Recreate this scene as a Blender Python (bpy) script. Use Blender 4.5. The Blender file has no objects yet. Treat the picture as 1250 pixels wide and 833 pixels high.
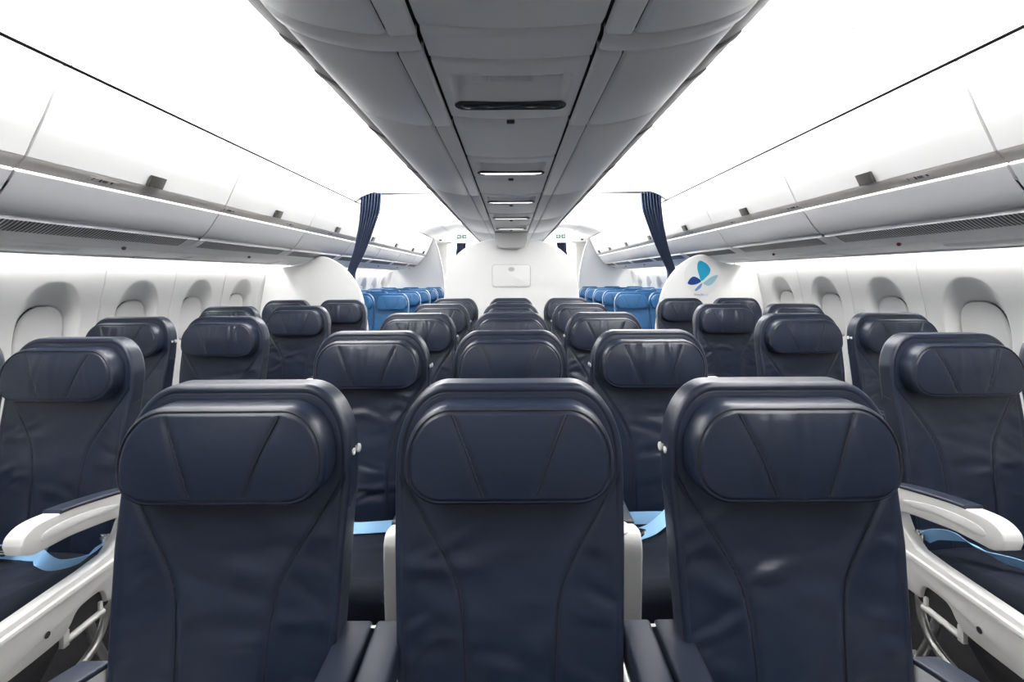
import bpy, bmesh, math, random
import numpy as np
from mathutils import Vector, Matrix
from mathutils.bvhtree import BVHTree

C = bpy.context.scene
COL = C.collection
HC = 1.36            # eye height above the cabin floor

# ------------------------------------------------------------------ camera
cam = bpy.data.cameras.new('camera')
cam.sensor_fit = 'HORIZONTAL'
cam.sensor_width = 36.0
cam.lens = 36.0 * 590.0 / 1250.0
cam.shift_x = 0.0005
cam.shift_y = -80.0 / 1250.0
cam.clip_start = 0.02
camo = bpy.data.objects.new('camera', cam)
COL.objects.link(camo)
camo.location = (0, 0, HC)
camo.rotation_euler = (math.radians(90), math.radians(0.3), 0)
C.camera = camo

# ------------------------------------------------------------------ light
C.view_settings.view_transform = 'Standard'
C.view_settings.look = 'None'
C.view_settings.gamma = 1.0
C.view_settings.use_curve_mapping = False
C.view_settings.exposure = 0.75
w = bpy.data.worlds.new('world')
C.world = w
w.use_nodes = True
w.node_tree.nodes['Background'].inputs[0].default_value = (0.95, 0.97, 1.0, 1)
w.node_tree.nodes['Background'].inputs[1].default_value = 0.18

def area(name, loc, sx, sy, power, aim, color=(1, 0.99, 0.98), spread=180):
    l = bpy.data.lights.new(name, 'AREA')
    l.shape = 'RECTANGLE'; l.size = sx; l.size_y = sy
    l.energy = power; l.color = color; l.spread = math.radians(spread)
    o = bpy.data.objects.new(name, l); COL.objects.link(o)
    o.location = loc
    d = Vector(aim).normalized()
    z = -d; y = Vector((0, 1, 0)); y = (y - z * y.dot(z)).normalized(); x = y.cross(z)
    o.rotation_euler = Matrix((x, y, z)).transposed().to_euler()
    return o

COVE, WASH, REAR = 520.0, 27.0, 220.0
for s in (-1, 1):
    # LED tubes lying on top of the central bins, washing the aisle ceiling
    area('cove_light', (s * 0.585, 3.55, HC + 0.715), 0.07, 9.9, COVE, (s * 0.66, 0, 0.75), spread=114)
    # LED tubes above the window line, washing the sidewall
    area('sidewall_light', (s * 2.462, 4.3, HC + 0.20), 0.035, 11.4, WASH, (s * 0.25, 0, -1))
area('rear_fill_light', (0, 11.0, HC + 0.90), 2.6, 1.6, REAR, (0, 0, -1))  # added fill, out of view, to brighten the far end of the cabin

# ------------------------------------------------------------------ materials
def mat(name, color, rough=0.5, metal=0.0, spec=0.5, bump=None, emit=None, coat=0.0, trans=0.0):
    m = bpy.data.materials.new(name); m.use_nodes = True
    n = m.node_tree.nodes; L = m.node_tree.links
    b = n['Principled BSDF']
    b.inputs['Base Color'].default_value = (*color, 1)
    b.inputs['Roughness'].default_value = rough
    b.inputs['Metallic'].default_value = metal
    b.inputs['Specular IOR Level'].default_value = spec
    b.inputs['Coat Weight'].default_value = coat
    b.inputs['Transmission Weight'].default_value = trans
    if emit:
        b.inputs['Emission Color'].default_value = (*emit[0], 1)
        b.inputs['Emission Strength'].default_value = emit[1]
    if bump:
        tc = n.new('ShaderNodeTexCoord')
        prev = None
        for sc, st, dist, rnd in bump:
            no = n.new('ShaderNodeTexNoise'); no.inputs['Scale'].default_value = sc
            no.inputs['Detail'].default_value = 3
            src = tc.outputs['Object']
            if rnd:
                oi = n.new('ShaderNodeObjectInfo'); mp = n.new('ShaderNodeMapping')
                mu = n.new('ShaderNodeMath'); mu.operation = 'MULTIPLY'; mu.inputs[1].default_value = 37.0
                L.new(oi.outputs['Random'], mu.inputs[0]); L.new(mu.outputs[0], mp.inputs['Location'])
                mp.inputs['Scale'].default_value = rnd
                L.new(src, mp.inputs['Vector']); src = mp.outputs['Vector']
            L.new(src, no.inputs['Vector'])
            bp = n.new('ShaderNodeBump'); bp.inputs['Strength'].default_value = st
            bp.inputs['Distance'].default_value = dist
            L.new(no.outputs['Fac'], bp.inputs['Height'])
            if prev: L.new(prev.outputs['Normal'], bp.inputs['Normal'])
            prev = bp
        L.new(prev.outputs['Normal'], b.inputs['Normal'])
    return m

LEATHER_BUMP = [(420, 0.10, 0.001, None), (7.0, 0.16, 0.02, (1.0, 1.0, 1.7))]
M = {
 'navy': mat('navy_leather', (0.0100, 0.0165, 0.034), 0.36, spec=0.5, bump=LEATHER_BUMP),
 'seam': mat('dark_seam_cord', (0.005, 0.007, 0.012), 0.6),
 'navy_pad': mat('navy_vinyl', (0.016, 0.022, 0.040), 0.45, bump=[(500, 0.12, 0.001, None)]),
 'navy_cloth': mat('navy_upholstery', (0.009, 0.013, 0.025), 0.75, spec=0.3, bump=[(900, 0.2, 0.001, None)]),
 'blue': mat('blue_leather', (0.010, 0.088, 0.225), 0.40, bump=LEATHER_BUMP),
 'white': mat('white_moulding', (0.80, 0.79, 0.77), 0.45),
 'wall': mat('white_wall_panel', (0.84, 0.84, 0.83), 0.5),
 'ceil': mat('white_ceiling_panel', (0.86, 0.86, 0.86), 0.5),
 'bin': mat('white_bin_laminate', (0.78, 0.78, 0.775), 0.36, bump=[(300, 0.04, 0.0005, None)]),
 'binlow': mat('pale_grey_bin_shell', (0.52, 0.525, 0.545), 0.36, bump=[(600, 0.06, 0.0005, None)]),
 'grip': mat('warm_grey_grip_rail', (0.50, 0.48, 0.46), 0.35, metal=0.15),
 'cbin': mat('grey_centre_bin_shell', (0.76, 0.76, 0.775), 0.5, bump=[(500, 0.06, 0.0006, None)]),
 'psu': mat('grey_service_panel', (0.78, 0.78, 0.79), 0.5, bump=[(500, 0.08, 0.0006, None)]),
 'dark': mat('dark_grey_recess', (0.03, 0.03, 0.033), 0.6),
 'seam_shade': mat('black_seam_shade', (0.004, 0.004, 0.004), 0.9, spec=0.0),
 'cove': mat('gap_shade_trough', (0.05, 0.05, 0.052), 0.6),
 'latch': mat('dark_grey_latch', (0.05, 0.048, 0.045), 0.4),
 'grille': mat('air_grille', (0.13, 0.13, 0.135), 0.5),
 'chrome': mat('polished_steel', (0.75, 0.75, 0.76), 0.18, metal=1.0),
 'tube': mat('satin_aluminium', (0.72, 0.71, 0.69), 0.28, metal=0.85),
 'belt': mat('light_blue_webbing', (0.28, 0.54, 0.86), 0.55, bump=[(900, 0.25, 0.001, None)]),
 'carpet': mat('charcoal_carpet', (0.022, 0.022, 0.024), 0.95, spec=0.1, bump=[(300, 0.9, 0.004, None)]),
 'led': mat('led_diffuser', (0.9, 0.9, 0.9), 0.4, emit=((1, 0.98, 0.96), 0.9)),
 'lens': mat('smoked_lens', (0.02, 0.02, 0.022), 0.08, spec=0.6, coat=0.5),
 'glowing': mat('glowing_lens', (0.9, 0.9, 0.9), 0.3, emit=((1, 0.99, 0.97), 1.6)),
 'curtain': mat('navy_curtain', (0.030, 0.043, 0.080), 0.85, spec=0.2, bump=[(300, 0.2, 0.001, None)]),
 'ink': mat('black_ink', (0.03, 0.03, 0.03), 0.6),
 'greyink': mat('grey_ink', (0.22, 0.23, 0.25), 0.6),
 'paleink': mat('pale_blue_ink', (0.40, 0.62, 0.80), 0.6),
 'placard': mat('placard_grey', (0.56, 0.55, 0.53), 0.4),
 'exit': mat('exit_green', (0.005, 0.22, 0.12), 0.4),
 'exitw': mat('exit_white', (0.9, 0.95, 0.92), 0.4, emit=((0.9, 1, 0.95), 0.3)),
 'cyan': mat('emblem_cyan', (0.0, 0.33, 0.55), 0.4),
 'royal': mat('emblem_royal', (0.0, 0.045, 0.24), 0.4),
 'paleaqua': mat('emblem_aqua', (0.27, 0.50, 0.58), 0.4),
 'peri': mat('emblem_periwinkle', (0.10, 0.22, 0.50), 0.4),
 'red': mat('red_indicator', (0.20, 0.01, 0.012), 0.4),
}

# ------------------------------------------------------------------ helpers
def link(name, me, m=None, parent=None, smooth=True):
    o = bpy.data.objects.new(name, me); COL.objects.link(o)
    if m is not None and not me.materials: me.materials.append(M[m])
    if parent: o.parent = parent
    if smooth:
        for p in me.polygons: p.use_smooth = True
    return o

def mesh(verts, faces, name='mesh'):
    me = bpy.data.meshes.new(name)
    me.from_pydata([tuple(map(float, v)) for v in verts], [], faces); me.update()
    return me

def fixn(me):
    bm = bmesh.new(); bm.from_mesh(me)
    bmesh.ops.recalc_face_normals(bm, faces=bm.faces[:])
    bm.to_mesh(me); bm.free(); return me

def sharp(me, ang=35):
    me.set_sharp_from_angle(angle=math.radians(ang)); return me

def tag(o, label, cat, group=None):
    o['label'] = label; o['category'] = cat
    if group: o['group'] = group
    return o

def thing(name, loc, label, cat, group=None):
    o = bpy.data.objects.new(name, None); COL.objects.link(o); o.location = loc
    o.empty_display_size = 0.1
    return tag(o, label, cat, group)

def struct(name, me, m, smooth=True, parent=None):
    o = link(name, me, m, parent, smooth); o['kind'] = 'structure'; return o

def boxmesh(boxes, bev=0.004, seg=2):
    """boxes: list of (x0,x1,y0,y1,z0,z1), bevelled and joined into one mesh"""
    bm = bmesh.new()
    for (x0, x1, y0, y1, z0, z1) in boxes:
        b = bmesh.new()
        bmesh.ops.create_cube(b, size=1)
        for v in b.verts:
            v.co = ((x0 + x1) / 2 + v.co.x * (x1 - x0), (y0 + y1) / 2 + v.co.y * (y1 - y0), (z0 + z1) / 2 + v.co.z * (z1 - z0))
        e = min(bev, abs(x1 - x0) * .45, abs(y1 - y0) * .45, abs(z1 - z0) * .45)
        if e > 0: bmesh.ops.bevel(b, geom=b.edges[:], offset=e, segments=seg, affect='EDGES', profile=0.5)
        t = bpy.data.meshes.new('t'); b.to_mesh(t); b.free(); bm.from_mesh(t); bpy.data.meshes.remove(t)
    me = bpy.data.meshes.new('box'); bm.to_mesh(me); bm.free()
    return sharp(me)

def prism(poly, axis, a0, a1, bev=0.0, seg=2):
    """extrude a 2-D polygon: axis 'x' -> poly is (y,z), 'y' -> (x,z), 'z' -> (x,y)"""
    bm = bmesh.new()
    def P(p, a):
        return {'x': (a, p[0], p[1]), 'y': (p[0], a, p[1]), 'z': (p[0], p[1], a)}[axis]
    lo = [bm.verts.new(P(p, a0)) for p in poly]; hi = [bm.verts.new(P(p, a1)) for p in poly]
    n = len(poly)
    f1 = bm.faces.new(lo); f2 = bm.faces.new(hi[::-1])
    for i in range(n): bm.faces.new((lo[i], hi[i], hi[(i + 1) % n], lo[(i + 1) % n]))
    bmesh.ops.recalc_face_normals(bm, faces=bm.faces[:])
    if bev > 0:
        ed = [e for e in bm.edges if (e in f1.edges or e in f2.edges)]
        bmesh.ops.bevel(bm, geom=ed, offset=bev, segments=seg, affect='EDGES', profile=0.5, clamp_overlap=True)
    me = bpy.data.meshes.new('prism'); bm.to_mesh(me); bm.free()
    return sharp(me, 40)

def catmull(pts, n=8, closed=False):
    out = []; N = len(pts)
    rng = range(N if closed else N - 1)
    for i in rng:
        if closed: p0, p1, p2, p3 = pts[(i - 1) % N], pts[i], pts[(i + 1) % N], pts[(i + 2) % N]
        else: p0, p1, p2, p3 = pts[max(i - 1, 0)], pts[i], pts[i + 1], pts[min(i + 2, N - 1)]
        for k in range(n):
            t = k / n
            out.append(tuple(0.5 * (2 * b + (c - a) * t + (2 * a - 5 * b + 4 * c - d) * t * t + (3 * b - a - 3 * c + d) * t ** 3)
                             for a, b, c, d in zip(p0, p1, p2, p3)))
    if not closed: out.append(tuple(pts[-1]))
    return out

def tube(pts, r, seg=12, closed=False):
    pts = [Vector(p) for p in pts]; V = []; F = []; n = len(pts)
    up = None
    for i, p in enumerate(pts):
        a = pts[i - 1] if (i > 0 or closed) else pts[i]; b = pts[(i + 1) % n] if (i < n - 1 or closed) else pts[i]
        t = (b - a).normalized()
        if up is None:
            up = Vector((0, 0, 1)) if abs(t.z) < .9 else Vector((1, 0, 0))
        x = t.cross(up).normalized(); up = x.cross(t).normalized()
        for k in range(seg):
            an = 2 * math.pi * k / seg
            V.append(p + x * math.cos(an) * r + up * math.sin(an) * r)
    for i in range(n if closed else n - 1):
        for k in range(seg):
            a = i * seg + k; b = i * seg + (k + 1) % seg; c = ((i + 1) % n) * seg + (k + 1) % seg; d = ((i + 1) % n) * seg + k
            F.append((a, b, c, d))
    if not closed:
        F.append(tuple(range(seg))[::-1]); F.append(tuple((n - 1) * seg + k for k in range(seg)))
    return sharp(fixn(mesh(V, F)), 50)

def ribbon(pts, wdirs, width, th=0.0022):
    """flat strap following pts; wdirs: width direction per point"""
    V = []; F = []; n = len(pts)
    P = [Vector(p) for p in pts]
    for i in range(n):
        t = (P[min(i + 1, n - 1)] - P[max(i - 1, 0)]).normalized()
        wd = Vector(wdirs[i]) if isinstance(wdirs, list) else Vector(wdirs)
        wd = (wd - t * wd.dot(t)).normalized(); nn = t.cross(wd).normalized()
        for a, b in ((-1, -1), (1, -1), (1, 1), (-1, 1)):
            V.append(P[i] + wd * a * width / 2 + nn * b * th / 2)
    for i in range(n - 1):
        for k in range(4):
            F.append((i * 4 + k, i * 4 + (k + 1) % 4, i * 4 + 4 + (k + 1) % 4, i * 4 + 4 + k))
    F.append((0, 1, 2, 3)); F.append(tuple(n * 4 - 4 + k for k in range(4)))
    return sharp(fixn(mesh(V, F)), 40)

def join(meshes):
    bm = bmesh.new(); mats = []
    for me in meshes: bm.from_mesh(me)
    out = bpy.data.meshes.new('joined'); bm.to_mesh(out); bm.free(); return sharp(out)

def loft(profile, ys, closed=True, caps=True):
    """profile (x,z) list swept along y"""
    V = []; F = []; n = len(profile)
    for y in ys:
        for x, z in profile: V.append((x, y, z))
    for j in range(len(ys) - 1):
        for i in range(n if closed else n - 1):
            a = j * n + i; b = j * n + (i + 1) % n
            F.append((a, b, b + n, a + n))
    if caps and closed:
        F.append(tuple(range(n))); F.append(tuple((len(ys) - 1) * n + i for i in range(n)))
    return sharp(fixn(mesh(V, F)), 40)

def mirx(poly, s): return [(s * x, z) for x, z in poly]

def text_mesh(txt, size, depth=0.0006):
    cu = bpy.data.curves.new('t', 'FONT'); cu.body = txt; cu.size = size; cu.extrude = depth
    cu.align_x = 'CENTER'; cu.align_y = 'CENTER'
    o = bpy.data.objects.new('t', cu); COL.objects.link(o)
    dg = bpy.context.evaluated_depsgraph_get()
    me = bpy.data.meshes.new_from_object(o.evaluated_get(dg))
    bpy.data.objects.remove(o); bpy.data.curves.remove(cu)
    me.materials.clear(); return me

# ------------------------------------------------------------------ upholstery builder
def cluster(n, p=1.9):
    t = np.linspace(-1, 1, n + 1)
    return np.sign(t) * (1 - (1 - np.abs(t)) ** p) if p != 1 else t

def poly_dist(X, Z, pts):
    D = np.full(X.shape, 9.0)
    for (x0, z0), (x1, z1) in zip(pts[:-1], pts[1:]):
        dx, dz = x1 - x0, z1 - z0; L2 = dx * dx + dz * dz + 1e-12
        t = np.clip(((X - x0) * dx + (Z - z0) * dz) / L2, 0, 1)
        D = np.minimum(D, np.hypot(X - x0 - t * dx, Z - z0 - t * dz))
    return D

def pad(W, H, top, bot, T, Rf, Rb, nu, nv, front=None, place=None, backbulge=0.0):
    """closed cushion: rounded outline W x H in (x,z), thickness T along t (0 = front).
    top/bot = (rx, rz) corner radii; front(X,Z,D) adds depth; place(x,t,z) -> xyz"""
    tz = cluster(nv); z = (tz + 1) / 2 * H
    hw = np.full_like(z, W / 2)
    k = z > H - top[1]; hw[k] = W / 2 - top[0] + top[0] * np.sqrt(np.clip(1 - ((z[k] - H + top[1]) / top[1]) ** 2, 0, 1))
    k = z < bot[1]; hw[k] = W / 2 - bot[0] + bot[0] * np.sqrt(np.clip(1 - ((bot[1] - z[k]) / bot[1]) ** 2, 0, 1))
    u = cluster(nu)
    X = u[None, :] * hw[:, None]; Z = np.repeat(z[:, None], nu + 1, 1)
    ax = np.abs(X)
    D = np.minimum(W / 2 - ax, np.minimum(H - Z, Z))
    for (rx, rz), zz in ((top, Z - (H - top[1])), (bot, bot[1] - Z)):
        a = np.clip((ax - (W / 2 - rx)) / rx, 0, None); b = np.clip(zz / rz, 0, None)
        kk = np.sqrt(a * a + b * b) + 1e-9
        inside = (a > 0) & (b > 0)
        dd = (1 - kk) * (rx * (a / kk) ** 2 + rz * (b / kk) ** 2)
        D = np.where(inside, dd, D)
    D = np.clip(D, 0, None)
    D[0, :] = 0; D[-1, :] = 0; D[:, 0] = 0; D[:, -1] = 0
    def rnd(D, R): q = np.clip(1 - D / R, 0, 1); return R * (1 - np.sqrt(np.clip(1 - q * q, 0, 1)))
    tf = rnd(D, Rf)
    if front is not None: tf = tf + front(X, Z, D)
    tb = T - rnd(D, Rb) + backbulge * np.clip(D / 0.1, 0, 1)
    V = []
    P = place or (lambda x, t, z: (x, t, z))
    px, py, pz = P(X, tf, Z); V1 = np.stack([px, py, pz], -1).reshape(-1, 3)
    px, py, pz = P(X, tb, Z); V2 = np.stack([px, py, pz], -1).reshape(-1, 3)
    n1 = nu + 1; N = V1.shape[0]
    F = []
    for j in range(nv):
        for i in range(nu):
            a = j * n1 + i
            F.append((a, a + 1, a + n1 + 1, a + n1)); F.append((N + a, N + a + n1, N + a + n1 + 1, N + a + 1))
    loop = [i for i in range(n1)] + [j * n1 + nu for j in range(1, nv + 1)] + [nv * n1 + i for i in range(nu - 1, -1, -1)] + [j * n1 for j in range(nv - 1, 0, -1)]
    for a, b in zip(loop, loop[1:] + loop[:1]): F.append((a, N + a, N + b, b))
    me = mesh(np.concatenate([V1, V2]), F)
    return me

def groove(D, depth, width): return depth * np.exp(-(D / width) ** 2)

def ridges(X, Z, rng, n, box, length, amp, ang=(-0.35, 0.35), width=0.014):
    out = np.zeros_like(X)
    for _ in range(n):
        cx, cz = rng.uniform(box[0], box[1]), rng.uniform(box[2], box[3])
        a = rng.uniform(*ang); L = rng.uniform(*length); A = rng.uniform(0.35, 1) * amp * rng.choice([-1, 1, 1])
        w = width * rng.uniform(0.7, 1.7); bend = rng.uniform(-2.2, 2.2)
        dx = (X - cx) * math.cos(a) + (Z - cz) * math.sin(a); dz = -(X - cx) * math.sin(a) + (Z - cz) * math.cos(a)
        dz = dz - bend * dx * dx
        out -= A * np.exp(-(dx / L) ** 2) * (np.exp(-(dz / w) ** 2) - 0.6 * np.exp(-((dz - 1.6 * w) / w) ** 2))
    return out

ZT = -0.218          # seat top, relative to the eye
def back_lean(zr):   # front-surface offset of the reclined back at height zr (relative to the eye)
    return -0.014 - 0.13 * (ZT - zr)

def back_mesh(seed, W=0.450, nu=120, nv=180, H=0.80, seams=True, wr=1.0):
    rng = np.random.default_rng(seed)
    z0 = ZT - H
    sm = catmull([(0.212, -0.395), (0.165, -0.475), (0.125, -0.540), (0.098, -0.600), (0.086, -0.690), (0.083, -0.80), (0.085, -0.95)], 5)
    def front(X, Z, D):
        zr = Z + z0
        f = np.zeros_like(X)
        low = np.clip((-0.42 - zr) / 0.1, 0, 1)
        Xn = X * (0.445 / W)
        # padded bolsters outside the seams, lumbar bulge between them
        for s in (-1, 1):
            dd = poly_dist(Xn * s, zr, sm)
            if seams: f += groove(dd, 0.0045, 0.0030)
            f -= low * 0.004 * np.exp(-(dd / 0.03) ** 2)
        f -= low * 0.012 * np.exp(-((zr + 0.70) / 0.12) ** 2) * np.exp(-(Xn / 0.12) ** 2)
        f -= 0.010 * np.clip((np.abs(Xn) - 0.10) / 0.12, 0, 1) ** 2 * low
        f += groove(np.abs(D - 0.016), 0.0016, 0.0018)
        f += groove(np.abs(D - 0.021), 0.0008, 0.0012)
        keep = np.clip(D / 0.03, 0, 1)
        keep = keep * (1 - 0.85 * np.exp(-(np.minimum(poly_dist(Xn, zr, sm), poly_dist(-Xn, zr, sm)) / 0.018) ** 2))
        f += keep * low * ridges(X, zr, rng, int(16 * wr), (-0.16, 0.16, -0.86, -0.50), (0.04, 0.11), 0.0034 * wr)
        f += keep * ridges(X, zr, rng, int(8 * wr), (-0.21, -0.12, -0.80, -0.45), (0.03, 0.06), 0.003 * wr, (0.1, 0.6), 0.009)
        f += keep * ridges(X, zr, rng, int(8 * wr), (0.12, 0.21, -0.80, -0.45), (0.03, 0.06), 0.003 * wr, (-0.6, -0.1), 0.009)
        return f
    def place(x, t, z):
        zr = z + z0
        tp = 1 - 0.06 * np.clip((-0.42 - zr) / 0.33, 0, 1.2)
        # thinner shell at the very top, fuller low down
        return x * tp, back_lean(zr) + t + 0.0 * x, zr
    return pad(W, H, (0.100, 0.145), (0.03, 0.03), 0.072, 0.010, 0.022, nu, nv, front, place, 0.012)

def head_mesh(seed, W=0.392, H=0.178, nu=90, nv=64, fan=0.0):
    rng = np.random.default_rng(seed)
    z0 = -0.425
    def front(X, Z, D):
        zr = Z + z0
        f = groove(np.abs(D - 0.010), 0.0028, 0.0022)
        Xn = X * 0.392 / W
        for s in (-1, 1):
            f += np.clip((D - 0.008) / 0.02, 0, 1) * groove(poly_dist(Xn * s, zr, [(0.108, -0.262), (0.078, -0.33), (0.050, -0.405)]), 0.004, 0.0032)
        f -= 0.010 * np.clip(1 - (Xn / 0.19) ** 2, 0, 1) ** 0.7 * np.clip(np.sin((Z / H) * math.pi), 0, 1)
        if fan:
            keep = np.clip(D / 0.025, 0, 1)
            for _ in range(int(11 * fan)):
                cx = rng.uniform(-0.10, 0.10); L = rng.uniform(0.05, 0.13); a = cx * 3.0 + rng.uniform(-0.25, 0.25)
                w = rng.uniform(0.005, 0.010)
                dz = zr - (-0.245); dx = X - (cx + a * dz * -1.0 * 0.5)
                f -= keep * fan * 0.0030 * rng.uniform(0.4, 1) * np.exp(-(dx / w) ** 2) * np.exp(-((dz + 0.05) / L) ** 2)
        return f
    def place(x, t, z):
        zr = z + z0
        return x, -0.076 - 0.14 * (-0.25 - zr) + t, zr
    return pad(W, H, (0.085, 0.100), (0.070, 0.062), 0.068, 0.014, 0.010, nu, nv, front, place)

def ctilt(y): return -0.085 * (y + 0.56) / 0.46      # the cushion falls toward the back
def cushion_mesh(W, y0, y1, z0, z1, seed, nu=60, nv=60):
    """seat cushion lying flat: outline in (x,y), thickness in z, domed top rolling down at the front"""
    rng = np.random.default_rng(seed); H = y1 - y0
    def front(X, Z, D):
        f = -0.014 * np.clip(1 - (X / (W / 2)) ** 2, 0, 1)
        f += groove(np.abs(D - 0.045), 0.003, 0.0035)
        f += np.clip(D / 0.03, 0, 1) * ridges(X, Z, rng, 10, (-0.18, 0.18, 0.05, H - 0.05), (0.04, 0.09), 0.0035, (-0.8, 0.8), 0.014)
        f += 0.030 * np.clip(1 - Z / 0.16, 0, 1) ** 2
        return f
    def place(x, t, z): return x, y0 + z, z1 - t + ctilt(y0 + z)
    return pad(W, H, (0.04, 0.04), (0.05, 0.05), z1 - z0, 0.045, 0.02, nu, nv, front, place)

def add_seams(me, fronts=(), flanks=(), r=0.0019):
    """lay thin sewn cords on the cover: fronts are (x,z) lines seen from the front, flanks are (side, z, y0, y1)"""
    bv = BVHTree.FromPolygons([v.co[:] for v in me.vertices], [p.vertices[:] for p in me.polygons])
    lines = []
    for pl in fronts:
        pts = []
        for (x0, z0), (x1, z1) in zip(pl[:-1], pl[1:]):
            n = max(2, int(math.hypot(x1 - x0, z1 - z0) / 0.008))
            for k in range(n): pts.append((x0 + (x1 - x0) * k / n, z0 + (z1 - z0) * k / n))
        pts.append(pl[-1]); lines.append([bv.ray_cast(Vector((x, -1, z)), Vector((0, 1, 0)))[0] for x, z in pts])
    for sd, z, y0, y1 in flanks:
        lines.append([bv.ray_cast(Vector((sd, y0 + (y1 - y0) * k / 12, z + 0.012 * k / 12)), Vector((-sd, 0, 0)))[0] for k in range(13)])
    me.materials.append(M['seam']); base = len(me.polygons)
    ms = [me]
    for pl in lines:
        pl = [p for p in pl if p is not None]
        if len(pl) > 2: ms.append(tube(pl, r, 6))
    bm = bmesh.new()
    for i, m_ in enumerate(ms):
        bm.from_mesh(m_)
    bm.faces.ensure_lookup_table()
    for f in bm.faces[base:]: f.material_index = 1
    bm.to_mesh(me); bm.free()
BSEAM = catmull([(0.208, -0.400), (0.165, -0.475), (0.125, -0.540), (0.098, -0.600), (0.086, -0.690), (0.083, -0.80), (0.085, -0.95)], 5)
def hseams(W):
    k = W / 0.392; out = []
    for s in (-1, 1): out.append([(s * k * x, z) for x, z in catmull([(0.108, -0.262), (0.078, -0.33), (0.050, -0.405)], 6)])
    hw, rt, rb = W / 2 - 0.007, (0.078, 0.093), (0.060, 0.052); zt, zb = -0.254, -0.415
    q = [(hw - rt[0] + rt[0] * math.cos(a), zt - rt[1] + rt[1] * math.sin(a)) for a in np.linspace(-0.35, math.pi / 2, 14)]
    out.append(q + [(-x, z) for x, z in q[::-1]])
    return out
BACKS = [back_mesh(11), back_mesh(23), back_mesh(37, wr=1.3), back_mesh(51, wr=1.5)]
HEADS = [head_mesh(3, fan=0.25), head_mesh(5, fan=0.6), head_mesh(8, fan=1.0), head_mesh(9, fan=1.3)]
CUSH = cushion_mesh(0.415, -0.56, -0.10, -0.985, -0.850, 4)
BLUEBACK = back_mesh(71, W=0.415, nu=50, nv=80, wr=1.2)
BLUEHEAD = [head_mesh(61, W=0.385, nu=48, nv=36, fan=0.7), head_mesh(64, W=0.385, nu=48, nv=36, fan=1.2)]
BLUECUSH = cushion_mesh(0.40, -0.52, -0.10, -0.985, -0.850, 9, 24, 24)
for me in BACKS + HEADS + [CUSH]: me.materials.append(M['navy'])
for me in BACKS: add_seams(me, [BSEAM, [(-x, z) for x, z in BSEAM]], [(1, -0.452, -0.035, 0.020), (-1, -0.452, -0.035, 0.020)])
for me in HEADS: add_seams(me, hseams(0.392))
CUSH.materials.clear(); CUSH.materials.append(M['navy_cloth'])
for me in [BLUEBACK, BLUECUSH] + BLUEHEAD: me.materials.append(M['blue'])
for me in BLUEHEAD: add_seams(me, hseams(0.385)[:2])
for me in BACKS + HEADS + [CUSH, BLUEBACK, BLUECUSH] + BLUEHEAD:
    for p in me.polygons: p.use_smooth = True

def hook_mesh(s):
    """two little round studs on the side of the back"""
    y = back_lean(-0.352)
    out = []
    for dy, r, l in ((0.016, 0.0068, 0.008), (0.037, 0.0088, 0.012)):
        prof = [(0.0, r * 0.7), (l * 0.45, r * 0.55), (l * 0.6, r), (l * 0.9, r), (l, r * 0.75), (l, 0.0005)]
        V = []; F = []; n = 14
        for a, rr in prof:
            for k in range(n):
                an = 2 * math.pi * k / n
                V.append((s * (0.2215 + a), y + dy + rr * math.cos(an), -0.352 + rr * math.sin(an)))
        for i in range(len(prof) - 1):
            for k in range(n): F.append((i * n + k, i * n + (k + 1) % n, (i + 1) * n + (k + 1) % n, (i + 1) * n + k))
        F.append(tuple(range(n)))
        out.append(fixn(mesh(V, F)))
    return join(out)
HOOK = {1: hook_mesh(1), -1: hook_mesh(-1)}

FRAME = boxmesh([(-0.205, 0.205, -0.50, -0.12, -1.045, -0.99), (-0.19, 0.19, -0.13, -0.06, -1.05, -0.955)], 0.012)
def leg_mesh(s):
    x = s * 0.155
    return join([tube(catmull([(x, -0.46, -1.04), (x, -0.43, -1.20), (x, -0.36, -HC + 0.014)], 5), 0.014),
                 tube(catmull([(x, -0.15, -1.04), (x, -0.12, -1.20), (x, -0.06, -HC + 0.014)], 5), 0.014),
                 boxmesh([(x - 0.02, x + 0.02, -0.40, -0.02, -HC + 0.001, -HC + 0.018)], 0.004)])
LEG = {1: leg_mesh(1), -1: leg_mesh(-1)}

# seat belts ---------------------------------------------------------
def belt_flat():
    """strap lying across the cushion, its two ends tucked at the hips"""
    pts = catmull([(-0.205, -0.115, -0.855), (-0.17, -0.165, -0.822), (-0.08, -0.20, -0.816), (0.0, -0.215, -0.815), (0.08, -0.20, -0.816), (0.17, -0.165, -0.822), (0.205, -0.115, -0.855)], 6)
    return ribbon(pts, (0, 0.8, 0.6), 0.046)
def belt_loop():
    """strap crossing the seat with its loose tail looped at one hip"""
    a = ribbon(catmull([(-0.205, -0.115, -0.855), (-0.14, -0.135, -0.815), (-0.06, -0.15, -0.805), (0.02, -0.15, -0.805), (0.12, -0.13, -0.815), (0.205, -0.115, -0.855)], 6), (0, 0.45, 0.9), 0.044)
    b = ribbon(catmull([(-0.115, -0.275, -0.822), (-0.06, -0.25, -0.812), (0.0, -0.205, -0.790), (0.05, -0.165, -0.770), (0.10, -0.16, -0.80)], 6), (-0.35, 0.75, 0.5), 0.044)
    return join([a, b])
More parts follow.
